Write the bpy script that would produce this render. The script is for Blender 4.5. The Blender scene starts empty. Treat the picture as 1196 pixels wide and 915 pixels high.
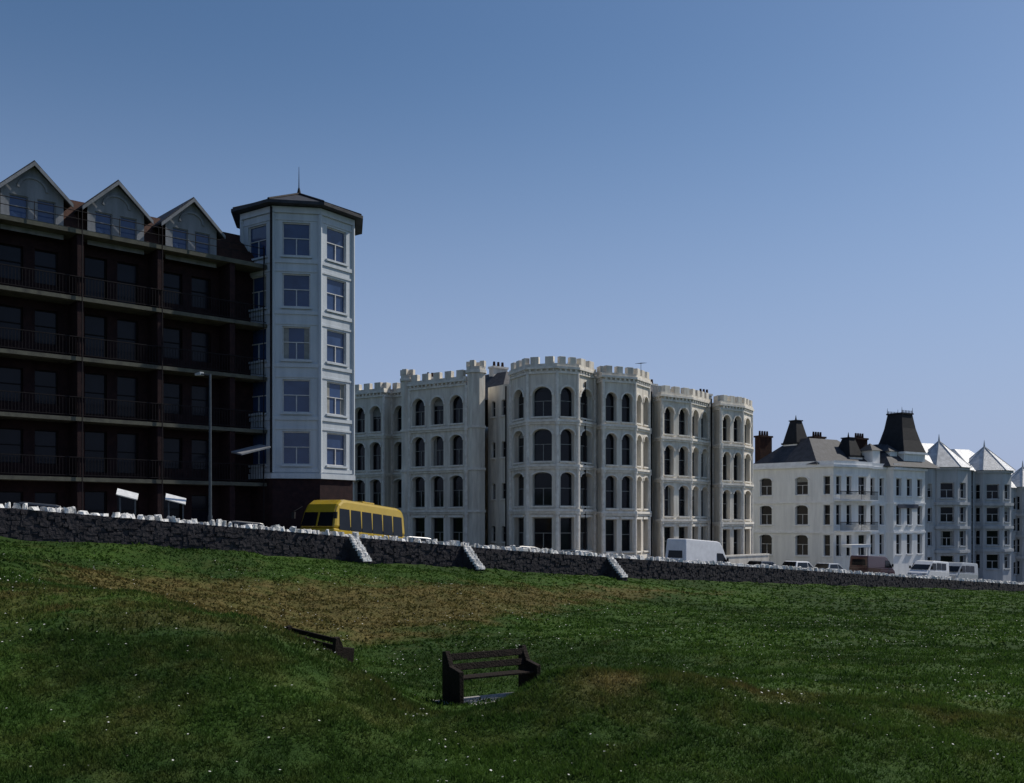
import bpy, math, random
import numpy as np
from mathutils import Vector
random.seed(7); rng=np.random.default_rng(5)
scene=bpy.context.scene
col=scene.collection
# ------------------------------------------------------------ materials
def new_mat(name):
    m=bpy.data.materials.new(name); m.use_nodes=True
    nt=m.node_tree; b=nt.nodes['Principled BSDF']; return m,nt,b
def mat(name,c1,c2=None,scale=1.5,rough=.8,bump=0.,bscale=None,spec=.4,metal=0.,streak=False,coat=0.):
    m,nt,b=new_mat(name)
    b.inputs['Roughness'].default_value=rough
    b.inputs['Specular IOR Level'].default_value=spec
    b.inputs['Metallic'].default_value=metal
    b.inputs['Coat Weight'].default_value=coat
    tc=nt.nodes.new('ShaderNodeTexCoord')
    if c2 is None: c2=tuple(x*.8 for x in c1)
    mp=nt.nodes.new('ShaderNodeMapping')
    nt.links.new(tc.outputs['Object'],mp.inputs[0])
    if streak: mp.inputs['Scale'].default_value=(1.6,1.6,.22)
    n=nt.nodes.new('ShaderNodeTexNoise'); n.inputs['Scale'].default_value=scale; n.inputs['Detail'].default_value=7; n.inputs['Roughness'].default_value=.65
    nt.links.new(mp.outputs[0],n.inputs['Vector'])
    r=nt.nodes.new('ShaderNodeValToRGB')
    r.color_ramp.elements[0].position=.35; r.color_ramp.elements[1].position=.65
    r.color_ramp.elements[0].color=(*c2,1); r.color_ramp.elements[1].color=(*c1,1)
    nt.links.new(n.outputs['Fac'],r.inputs[0]); nt.links.new(r.outputs[0],b.inputs['Base Color'])
    if bump>0:
        n2=nt.nodes.new('ShaderNodeTexNoise'); n2.inputs['Scale'].default_value=bscale or scale*6; n2.inputs['Detail'].default_value=4
        nt.links.new(tc.outputs['Object'],n2.inputs['Vector'])
        bp=nt.nodes.new('ShaderNodeBump'); bp.inputs['Strength'].default_value=bump; bp.inputs['Distance'].default_value=.05
        nt.links.new(n2.outputs['Fac'],bp.inputs['Height']); nt.links.new(bp.outputs[0],b.inputs['Normal'])
    return m
M={}
M['cream']=mat('cream_render',(.80,.75,.65),(.52,.47,.40),1.2,.85,.25,8,streak=True)
M['cream2']=mat('cream_trim',(.83,.79,.71),(.62,.57,.50),2.5,.8,.2,10)
M['white']=mat('white_render',(.82,.82,.80),(.66,.66,.65),1.0,.8,.2,8,streak=True)
M['white2']=mat('white_trim',(.84,.84,.84),(.7,.7,.69),2,.7)
M['tower']=mat('tower_render',(.54,.58,.62),(.42,.46,.50),1.0,.8,.15,8,streak=True)
M['gable']=mat('gable_render',(.25,.26,.28),(.15,.16,.17),1.0,.8,.15,8,streak=True)
M['grey']=mat('grey_render',(.44,.46,.48),(.32,.34,.36),1.0,.8,.2,8,streak=True)
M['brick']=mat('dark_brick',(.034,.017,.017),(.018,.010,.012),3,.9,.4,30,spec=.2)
M['brown']=mat('brown_tile',(.06,.027,.018),(.03,.015,.012),3,.85,.5,14,spec=.2)
M['slab']=mat('balcony_slab',(.115,.115,.085),(.06,.06,.05),2,.85)
M['rail']=mat('rail_paint',(.018,.014,.015),(.010,.009,.010),5,.7,spec=.15)
M['slate']=mat('slate_roof',(.055,.058,.068),(.028,.03,.036),2.2,.7,.5,12,spec=.2)
M['slate_sunlit']=mat('sunlit_slate_roof',(.55,.56,.57),(.34,.35,.36),2.2,.35,.4,12,spec=.6)  # slate with the sun's sheen lightened into its base colour
M['darkroof']=mat('dark_lead_roof',(.02,.02,.023),(.012,.012,.013),2.2,.7,.4,10,spec=.2)
M['glass']=mat('window_glass',(.010,.012,.016),(.004,.005,.008),.6,.08,spec=.2)
M['glassd']=mat('dark_blue_window_glass',(.012,.014,.024),(.006,.007,.012),.6,.15,spec=.16)
M['glass_sky']=mat('sky_reflecting_window_glass',(.04,.075,.17),(.02,.04,.10),.5,.05,spec=.5)  # sky reflection painted in as a blue base colour
M['blind']=mat('window_blind',(.30,.30,.28),(.2,.2,.19),3,.9)
M['frame']=mat('frame_paint',(.6,.6,.6),(.45,.45,.45),3,.5)
M['stone']=mat('wall_stone',(.045,.04,.045),(.018,.016,.02),2.6,.95,.9,7)
M['coping']=mat('white_quartz_stone',(.82,.81,.79),(.35,.35,.34),2.6,.85,.8,12)
M['asphalt']=mat('asphalt',(.055,.055,.058),(.04,.04,.042),3,.9,.3,60)
M['paving']=mat('paving',(.28,.27,.25),(.2,.19,.18),2,.9,.3,20)
M['kerb']=mat('kerb_stone',(.36,.35,.33),(.26,.25,.24),4,.9)
M['paint']=mat('road_paint',(.7,.7,.66),(.5,.5,.47),9,.8)
M['wood']=mat('weathered_wood',(.022,.015,.012),(.010,.008,.006),6,.85,.5,30,spec=.15)
M['conc']=mat('concrete',(.34,.33,.31),(.22,.21,.2),4,.9,.3,30)
M['metal']=mat('lamp_metal',(.07,.085,.10),(.05,.06,.07),4,.45,metal=.3)
M['lens']=mat('lamp_lens',(.5,.52,.52),(.4,.42,.42),4,.3)
M['tyre']=mat('tyre_rubber',(.02,.02,.02),(.012,.012,.012),5,.9)
M['chrome']=mat('wheel_rim',(.4,.4,.42),(.3,.3,.32),5,.35,metal=.7)
M['signb']=mat('sign_board',(.05,.06,.09),(.04,.04,.06),5,.6)
M['board']=mat('board_face',(.8,.8,.78),(.6,.6,.6),5,.4)
def paintmat(n,c): 
    return mat(n,c,tuple(x*.85 for x in c),2,.3,coat=.6)
M['v_white']=paintmat('white_car_paint',(.8,.8,.8)); M['v_yellow']=paintmat('yellow_bus_paint',(.46,.31,.012))
M['v_silver']=paintmat('silver_car_paint',(.42,.44,.46)); M['v_dark']=paintmat('dark_car_paint',(.02,.025,.035))
M['v_red']=paintmat('dark_red_car_paint',(.055,.010,.012)); M['v_blue']=paintmat('blue_grey_car_paint',(.10,.13,.17))
M['lightred']=mat('rear_light',(.4,.02,.01),(.3,.01,.01),5,.2)
# ------------------------------------------------------------ mesh builder
class MB:
    def __init__(s): s.v=[]; s.f=[]
    def face(s,pts):
        i=len(s.v); s.v.extend([tuple(p) for p in pts]); s.f.append(tuple(range(i,i+len(pts))))
    def hexa(s,b,t):
        i=len(s.v); n=len(b); s.v.extend([tuple(p) for p in b]); s.v.extend([tuple(p) for p in t])
        s.f.append(tuple(range(i+n-1,i-1,-1))); s.f.append(tuple(range(i+n,i+2*n)))
        for k in range(n):
            k2=(k+1)%n; s.f.append((i+k,i+k2,i+n+k2,i+n+k))
    def prism(s,poly,z0,z1,z1b=None):
        s.hexa([(p[0],p[1],z0) for p in poly],[(p[0],p[1],z1) for p in poly])
    def frust(s,p0,z0,p1,z1):
        s.hexa([(p[0],p[1],z0) for p in p0],[(p[0],p[1],z1) for p in p1])
    def cone(s,poly,z0,apex):
        i=len(s.v); n=len(poly); s.v.extend([(p[0],p[1],z0) for p in poly]); s.v.append(tuple(apex))
        for k in range(n): s.f.append((i+k,i+(k+1)%n,i+n))
        s.f.append(tuple(range(i+n-1,i-1,-1)))
    def box(s,c,size,ang=0.):
        ca,sa=math.cos(ang),math.sin(ang); hx,hy,hz=[k/2 for k in size]
        P=[(c[0]+x*ca-y*sa,c[1]+x*sa+y*ca) for x,y in((-hx,-hy),(hx,-hy),(hx,hy),(-hx,hy))]
        s.prism(P,c[2]-hz,c[2]+hz)
    def cyl(s,c,r0,r1,z0,z1,n=10,ph=0):
        a=[(math.cos(2*math.pi*k/n+ph),math.sin(2*math.pi*k/n+ph)) for k in range(n)]
        s.frust([(c[0]+r0*x,c[1]+r0*y) for x,y in a],z0,[(c[0]+r1*x,c[1]+r1*y) for x,y in a],z1)
    def rod(s,a,b,r,n=8,r2=None):
        a=Vector(a); b=Vector(b); d=(b-a).normalized(); u=d.orthogonal().normalized(); w=d.cross(u); r2=r if r2 is None else r2
        c=[(math.cos(2*math.pi*k/n),math.sin(2*math.pi*k/n)) for k in range(n)]
        s.hexa([a+(u*x+w*y)*r for x,y in c],[b+(u*x+w*y)*r2 for x,y in c])
    def obj(s,name,m,parent=None,bevel=0,smooth=False):
        me=bpy.data.meshes.new(name); me.from_pydata(s.v,[],s.f); me.update()
        o=bpy.data.objects.new(name,me); col.objects.link(o); me.materials.append(m)
        if parent: o.parent=parent
        if bevel:
            md=o.modifiers.new('b','BEVEL'); md.width=bevel; md.segments=2; md.limit_method='ANGLE'
        if smooth:
            for p in me.polygons: p.use_smooth=True
        return o
def empty(name,loc=(0,0,0),rz=0.):
    e=bpy.data.objects.new(name,None); col.objects.link(e); e.location=loc; e.rotation_euler=(0,0,rz); e.empty_display_size=.5
    return e
# ------------------------------------------------------------ site coordinates: s along the wall, d behind it
EX,EY=.758,.652
def P2(s,d): return (s*EX-d*EY, 54+s*EY+d*EX)
def SD(x,y): return x*EX+(y-54)*EY, -x*EY+(y-54)*EX
def zwall(s): return np.interp(s,[-150,-25,0,15,66,150],[9,.65,-1.41,-2.49,-6.0,-10.5])
def zbase(s): return np.interp(s,[-150,-25,0,15,66,150],[7.5,-.62,-2.75,-3.8,-6.85,-11.5])
def zroad(s): return zwall(s)-np.interp(s,[28,52],[1.0,.42])
ctrl=[(-4.6,10,-2.68),(0,10.4,-2.88),(4.8,10.4,-2.9),(-6,0,-1.75),(6,0,-1.8),(0,0,-1.65),(0,5,-2.4),(5,5,-2.5),(-5,5,-2.35),(-20,-10,-1.3),(20,-10,-1.8),(-15,5,-1.7),(15,5,-2.6),
(-5.6,13,-2.2),(-9.2,13.5,-2.0),(-8.4,17,-1.5),(-14.8,30,-1.17),(-12.5,22,-1.2),(-7.1,20.6,-1.75),(-5.6,19.3,-1.9),(-4.05,18,-2.07),(-2.9,16.2,-2.2),(-2.1,14.4,-2.34),(-14,16,-1.5),
(-7.4,24.6,-2.9),(-5.6,24.2,-3.4),(-4.6,23.3,-3.52),(-3.4,22,-3.5),(-2.2,20,-3.5),(-4.4,30,-3.6),(-9.1,28.5,-2.6),(-12.5,28.8,-1.8),
(-15.3,34,-1.54),(-11.5,38,-2.03),(-6.1,42,-2.38),(0,47,-2.84),(5.6,53,-3.3),
(0,37,-3.65),(4.9,46,-3.78),(12.2,58,-4.2),(2.3,26,-3.5),(9.5,36,-3.8),(21.8,50,-4.4),(36,70,-5.55),(0,29,-3.55),(22,34,-3.9),(40,50,-4.9),
(-.4,18.2,-3.38),(.6,18.7,-3.38),(-1.6,18.6,-3.42),(-.95,16.6,-3.25),(.6,14.8,-2.28),(1.5,14.9,-2.24),(2.6,14.8,-2.34),(3.7,14.5,-2.5),(6.5,15,-2.75),(5.2,20,-3.2),(2,18.5,-3.3),(12,22,-3.3),(8,28,-3.55),(-.9,14.8,-2.98),(-.75,12.5,-2.88),(8,12.5,-2.9),(1.6,12.2,-2.6)]
for s in range(-60,125,9):
    x,y=P2(s,-.1); ctrl.append((x,y,float(zbase(s))))
for s in range(-55,110,18):
    x,y=P2(s,-2.2); ctrl.append((x,y,float(zbase(s))-.14))
C=np.array(ctrl); 
def kern(r): return np.where(r>1e-9,r*r*np.log(r+1e-12),0)
n=len(C); R=np.hypot(C[:,None,0]-C[None,:,0],C[:,None,1]-C[None,:,1])
A=np.zeros((n+3,n+3)); A[:n,:n]=kern(R)+np.eye(n)*.01; A[:n,n]=1; A[:n,n+1]=C[:,0]; A[:n,n+2]=C[:,1]; A[n,:n]=1; A[n+1,:n]=C[:,0]; A[n+2,:n]=C[:,1]
W=np.linalg.solve(A,np.concatenate([C[:,2],[0,0,0]]))
waves=[(rng.uniform(0,6.28),rng.uniform(0,6.28),l) for l in np.geomspace(.35,5.,46)]
def bumps(x,y):
    z=np.zeros_like(x)
    for a,ph,l in waves:
        z+= .0052*l**.75*np.sin((x*math.cos(a)+y*math.sin(a))*6.283/l+ph+.8*np.sin((x*math.sin(a)-y*math.cos(a))*2.1/l))
    return z
def rbf(x,y):
    out=np.zeros_like(x)
    for i in range(n):
        out+=W[i]*kern(np.hypot(x-C[i,0],y-C[i,1]))
    return out+W[n]+W[n+1]*x+W[n+2]*y
def gz(x,y):
    x=np.asarray(x,float); y=np.asarray(y,float)
    s,d=SD(x,y)
    front=rbf(np.clip(x,-60,90),np.clip(y,-25,140))
    dist=np.hypot(x-12,y-40); w=np.clip((95-dist)/35,0,1); w=w*w*(3-2*w)
    fb=zbase(s)-.01*np.clip(-d,0,300)
    front=w*front+(1-w)*fb
    edge=np.clip(-d/1.0,0,1)
    front=front*edge+(1-edge)*(zbase(s)) + 1.05*bumps(x,y)*np.clip(w,0,1)
    back=zroad(s)+np.where(d>13.3,.06,-.14)
    return np.where(d>.2,back,front)
# dry bank polygon
T=[(-16.5,33.5),(-15.3,34.2),(-11.5,37.6),(-6.1,41.5),(0,46.2),(5.6,52),(13.5,59.5)]; Bm=[(12.5,57),(4.9,45.5),(0,36.5),(-3.6,29.5),(-6.5,28),(-9.6,27.6),(-13,27.5)]
PG=np.array(T+Bm)
def sdpoly(x,y):
    dmin=np.full(x.shape,1e9); ins=np.zeros(x.shape,bool)
    for i in range(len(PG)):
        a=PG[i]; b=PG[(i+1)%len(PG)]; e=b-a; t=np.clip(((x-a[0])*e[0]+(y-a[1])*e[1])/(e@e),0,1)
        dmin=np.minimum(dmin,np.hypot(x-a[0]-t*e[0],y-a[1]-t*e[1]))
        c=((a[1]>y)!=(b[1]>y))&(x<(b[0]-a[0])*(y-a[1])/(b[1]-a[1]+1e-12)+a[0]); ins^=c
    return np.where(ins,dmin,-dmin)
def dry(x,y):
    x=np.asarray(x,float); y=np.asarray(y,float)
    nz=bumps(x*1.7+30,y*1.7)*9
    v=.92*np.clip((sdpoly(x,y)+.6+nz*1.2)/2.2,0,1)
    def blob(cx,cy,r,a): return a*np.exp(-((x-cx)**2+(y-cy)**2)/r**2)
    v2=blob(-8.0,19.5,3.0,.6)+blob(-4.5,17,2.2,.5)+blob(3.0,14.3,1.6,.45)+blob(-11,16,3,.4)+blob(6.5,14,2,.4)+blob(-2,14.,1.3,.4)+blob(1.2,14.2,1.2,.4)+blob(-5,12,1.5,.3)
    return np.clip(np.maximum(v,v2*(.7+nz)),0,1)
def grid(ss,dd):
    S,D=np.meshgrid(ss,dd); X=S*EX-D*EY; Y=54+S*EY+D*EX; return X,Y
ss=np.concatenate([[-4000,-1500,-600,-300,-180,-130,-100,-85],np.arange(-75,-46,1.),np.arange(-46,36,.24),np.arange(36,75,.7),np.arange(75,130,3.),[150,200,300,600,1500,4000]])
dd=np.concatenate([[-4000,-1500,-600,-300,-150,-100,-75],np.arange(-62,-44,1.),np.arange(-44,-.2,.24),[-.1,0,.15,.3,3,8,13.2,13.5,25,40,70,120,250,600,1500,4000]])
X,Y=grid(ss,dd); Z=gz(X,Y)
ny,nx=X.shape
me=bpy.data.meshes.new('grass_ground')
V=np.stack([X,Y,Z],-1).reshape(-1,3)
idx=np.arange(ny*nx).reshape(ny,nx)
F=np.stack([idx[:-1,:-1],idx[:-1,1:],idx[1:,1:],idx[1:,:-1]],-1).reshape(-1,4)
me.vertices.add(len(V)); me.vertices.foreach_set('co',V.ravel())
me.loops.add(F.size); me.loops.foreach_set('vertex_index',F.ravel())
me.polygons.add(len(F)); me.polygons.foreach_set('loop_start',np.arange(0,F.size,4)); me.polygons.foreach_set('loop_total',np.full(len(F),4))
me.polygons.foreach_set('use_smooth',np.ones(len(F),bool))
me.update(); at=me.attributes.new('dry','FLOAT','POINT'); at.data.foreach_set('value',dry(X,Y).ravel().astype('f'))
ground=bpy.data.objects.new('grass_ground',me); col.objects.link(ground)
def grassmat(name,k,trans=0.):
    m,nt,b=new_mat(name); L=nt.links
    tc=nt.nodes.new('ShaderNodeTexCoord')
    def noise(sc,det=5):
        nn=nt.nodes.new('ShaderNodeTexNoise'); nn.inputs['Scale'].default_value=sc; nn.inputs['Detail'].default_value=det; L.new(tc.outputs['Object'],nn.inputs['Vector']); return nn
    def ramp(inp,a,b_,ca,cb):
        r=nt.nodes.new('ShaderNodeValToRGB'); r.color_ramp.elements[0].position=a; r.color_ramp.elements[1].position=b_
        r.color_ramp.elements[0].color=(*ca,1); r.color_ramp.elements[1].color=(*cb,1); L.new(inp,r.inputs[0]); return r
    def mix(f,a,b_,bt='MIX'):
        x=nt.nodes.new('ShaderNodeMix'); x.data_type='RGBA'; x.blend_type=bt
        if isinstance(f,float): x.inputs[0].default_value=f
        else: L.new(f,x.inputs[0])
        L.new(a,x.inputs[6]); L.new(b_,x.inputs[7]); return x.outputs[2]
    g1=ramp(noise(.2).outputs[0],.40,.60,(.018*k,.048*k,.008*k),(.046*k,.100*k,.014*k))
    g2=ramp(noise(5,6).outputs[0],.3,.7,(.018*k,.038*k,.009*k),(.054*k,.086*k,.018*k))
    g=mix(.38,g1.outputs[0],g2.outputs[0])
    dr=ramp(noise(3,6).outputs[0],.3,.7,(.052*k,.046*k,.014*k),(.145*k,.115*k,.040*k))
    at=nt.nodes.new('ShaderNodeAttribute'); at.attribute_name='dry'
    add=nt.nodes.new('ShaderNodeMath'); add.operation='MULTIPLY_ADD'; L.new(noise(1.6,6).outputs[0],add.inputs[0]); add.inputs[1].default_value=1.0; add.inputs[2].default_value=-.52
    ad2=nt.nodes.new('ShaderNodeMath'); ad2.operation='ADD'; ad2.use_clamp=True; L.new(at.outputs['Fac'],ad2.inputs[0]); L.new(add.outputs[0],ad2.inputs[1])
    c=mix(ad2.outputs[0],g,dr.outputs[0]); L.new(c,b.inputs['Base Color'])
    b.inputs['Roughness'].default_value=.9; b.inputs['Specular IOR Level'].default_value=.1
    bn=noise(14,6); bp=nt.nodes.new('ShaderNodeBump'); bp.inputs['Strength'].default_value=.9; bp.inputs['Distance'].default_value=.06
    L.new(bn.outputs[0],bp.inputs['Height']); L.new(bp.outputs[0],b.inputs['Normal'])
    if trans:
        t=nt.nodes.new('ShaderNodeBsdfTranslucent'); L.new(c,t.inputs[0]); mx=nt.nodes.new('ShaderNodeMixShader'); mx.inputs[0].default_value=trans
        L.new(b.outputs[0],mx.inputs[1]); L.new(t.outputs[0],mx.inputs[2]); L.new(mx.outputs[0],nt.nodes['Material Output'].inputs[0])
    return m
me.materials.append(grassmat('turf',.85))
# ------------------------------------------------------------ grass blades (one mesh)
def blades():
    xs=[];ys=[];wd=[];ht=[]
    for y0,y1,cnt,w,h in((6,9,60000,.007,.06),(9,15,150000,.0095,.075),(15,28,120000,.019,.08),(28,48,80000,.045,.085),(48,105,90000,.09,.10)):
        y=np.sqrt(rng.uniform(y0*y0,y1*y1,cnt)); x=y*rng.uniform(-.6,.6,cnt)
        s,d=SD(x,y); k=d<-.6; x=x[k]; y=y[k]
        cl=.45+.9*np.clip(.5+bumps(x*2+7,y*2)*5,0,1)
        xs.append(x);ys.append(y);wd.append(w*rng.uniform(.6,1.5,len(x)));ht.append(h*rng.uniform(.4,1.3,len(x))*cl)
    x=np.concatenate(xs);y=np.concatenate(ys);wd=np.concatenate(wd);ht=np.concatenate(ht)
    z=gz(x,y)-.01; dv=dry(x,y)
    a=rng.uniform(0,3.1416,len(x)); lx=rng.normal(0,.5,len(x))*ht; ly=rng.normal(0,.5,len(x))*ht
    V=np.empty((len(x),3,3)); V[:,0]=np.stack([x-wd*np.cos(a),y-wd*np.sin(a),z],-1); V[:,1]=np.stack([x+wd*np.cos(a),y+wd*np.sin(a),z],-1); V[:,2]=np.stack([x+lx,y+ly,z+ht],-1)
    N=len(x); me=bpy.data.meshes.new('grass_blades'); me.vertices.add(N*3); me.vertices.foreach_set('co',V.ravel())
    me.loops.add(N*3); me.loops.foreach_set('vertex_index',np.arange(N*3)); me.polygons.add(N)
    me.polygons.foreach_set('loop_start',np.arange(0,N*3,3)); me.polygons.foreach_set('loop_total',np.full(N,3)); me.update()
    at=me.attributes.new('dry','FLOAT','POINT'); at.data.foreach_set('value',np.repeat(dv,3).astype('f'))
    o=bpy.data.objects.new('grass_blades',me); col.objects.link(o); me.materials.append(grassmat('grass_blade',1.15,.4))
blades()
def daisies():
    mb=MB(); cnt=0
    while cnt<2100:
        y=math.sqrt(random.uniform(90,1900)); x=y*random.uniform(-.56,.56)
        f=math.sin(x*.9+1.3)*math.sin(y*.7+x*.3)+.4*math.sin(x*2.3+y*1.7)
        left=(x<-1 and y<14)
        if f<.15 and not (left and random.random()<.5): continue
        s,d=SD(x,y)
        if d>-1: continue
        cnt+=1; z=float(gz(np.array([x]),np.array([y]))[0])+random.uniform(.03,.08)
        r=random.uniform(.006,.012)*(1+y/35); tx,ty=random.uniform(-.4,.4),random.uniform(-.4,.4)
        mb.face([(x+r*math.cos(q),y+r*math.sin(q),z+r*(tx*math.cos(q)+ty*math.sin(q))) for q in [k*math.pi/3 for k in range(6)]])
    mb.obj('daisy_flowers',mat('daisy_petal',(.6,.6,.56),(.4,.4,.36),9,.8))
daisies()
# ------------------------------------------------------------ roads
def strip(name,s0,s1,d0,d1,dz,m,step=2.,thick=0.):
    mb=MB(); k=int(max(1,round((s1-s0)/step))); a=np.linspace(s0,s1,k+1)
    for i in range(k):
        q=[]; 
        for (s,d) in((a[i],d0),(a[i+1],d0),(a[i+1],d1),(a[i],d1)):
            x,y=P2(s,d); q.append((x,y,float(zroad(s))+dz))
        mb.face(q)
        if thick:
            for dd_ in (d0,d1):
                p=P2(a[i],dd_); r=P2(a[i+1],dd_); za=float(zroad(a[i]))+dz; zb=float(zroad(a[i+1]))+dz
                mb.face([(p[0],p[1],za-thick),(r[0],r[1],zb-thick),(r[0],r[1],zb),(p[0],p[1],za)])
    return mb.obj(name,m)
strip('road',-150,150,3.0,10.6,0,M['asphalt'])
strip('pavement',-150,150,.45,2.85,.12,M['paving']); strip('kerb',-150,150,2.85,3.0,.125,M['kerb'],thick=.14)
strip('kerb',-150,150,10.6,10.75,.125,M['kerb'],thick=.14); strip('pavement',-150,150,10.75,13.4,.12,M['paving'])
strip('side_road',1.5,8.5,13.35,90,.14,M['asphalt'],step=3)
mbp=MB()
for s in np.arange(-100,120,6.):
    q=[]
    for (a,d) in((s,6.75),(s+3,6.75),(s+3,6.87),(s,6.87)):
        x,y=P2(a,d); q.append((x,y,float(zroad(a))+.012))
    mbp.face(q)
mbp.obj('road_centre_line',M['paint'])
# ------------------------------------------------------------ stone wall
wall=empty('stone_wall')
mb=MB(); a=np.arange(-75,131,1.)
for i in range(len(a)-1):
    s0,s1=a[i],a[i+1]
    b=[(*P2(s0,0),float(zbase(s0))-.5),(*P2(s1,0),float(zbase(s1))-.5),(*P2(s1,.42),float(zbase(s1))-.5),(*P2(s0,.42),float(zbase(s0))-.5)]
    t=[(*P2(s0,.04),float(zwall(s0))-.14),(*P2(s1,.04),float(zwall(s1))-.14),(*P2(s1,.42),float(zwall(s1))-.14),(*P2(s0,.42),float(zwall(s0))-.14)]
    mb.hexa(b,t)
for _ in range(5200):
    s=random.uniform(-45,95); f=random.random(); zl=float(zbase(s)); zh=float(zwall(s))-.22; z=zl+f*(zh-zl)
    c=P2(s,.01); w=random.uniform(.16,.42); h=random.uniform(.1,.22)
    mb.box((c[0],c[1],z),(w,random.uniform(.05,.12),h),math.atan2(EY,EX)+random.uniform(-.05,.05))
mb.obj('wall_body',M['stone'],wall)
mb=MB(); s=-75.
def rock(mb,c,sx,sy,sz,ang,j=.22):
    ca,sa=math.cos(ang),math.sin(ang); b=[];t=[]
    for lst,zz,k in((b,-.5,1.),(t,.5,.72)):
        for x,y in((-1,-1),(0,-1.15),(1,-1),(1.1,0),(1,1),(0,1.1),(-1,1),(-1.1,0)):
            X_=x*sx/2*k*(1+random.uniform(-j,j)); Y_=y*sy/2*k*(1+random.uniform(-j,j))
            lst.append((c[0]+X_*ca-Y_*sa,c[1]+X_*sa+Y_*ca,c[2]+zz*sz*(1+random.uniform(-j,j) if zz>0 else 1)))
    mb.hexa(b,t)
while s<128:
    w=random.uniform(.14,.38); h=random.uniform(.10,.27); c=P2(s+w/2,.2+random.uniform(-.08,.08))
    rock(mb,(c[0],c[1],float(zwall(s))-.16+h/2),w*.9,random.uniform(.22,.5),h,math.atan2(EY,EX)+random.uniform(-.5,.5),.4)
    s+=w+random.choice([0,0,.03,.12])
mb.obj('coping_stones',M['coping'],wall)
bt=MB(); bc=MB()
for s0 in(-10.1,-3.2,7.7):
    zt=float(zwall(s0))-.2; zb_=float(zbase(s0)); hw=.24
    for ln in(1.25,):
        poly=[(0,zt),(-ln,zb_+.0),(-ln,zb_-.5),(0,zb_-.5)]
        L=[(*P2(s0-hw,d),z) for d,z in poly]; Rr=[(*P2(s0+hw,d),z) for d,z in poly]; bt.hexa(L,Rr)
        for k in range(9):
            f=(k+.5)/9
            for q in(-1,1):
                c=P2(s0+q*.12,-ln*f-.02); rock(bc,(c[0],c[1],zt+(zb_-zt)*f+.05),.25,.17,.16,math.atan2(EY,EX),.3)
bt.obj('buttresses',M['stone'],wall); bc.obj('buttress_coping',M['coping'],wall)
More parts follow.
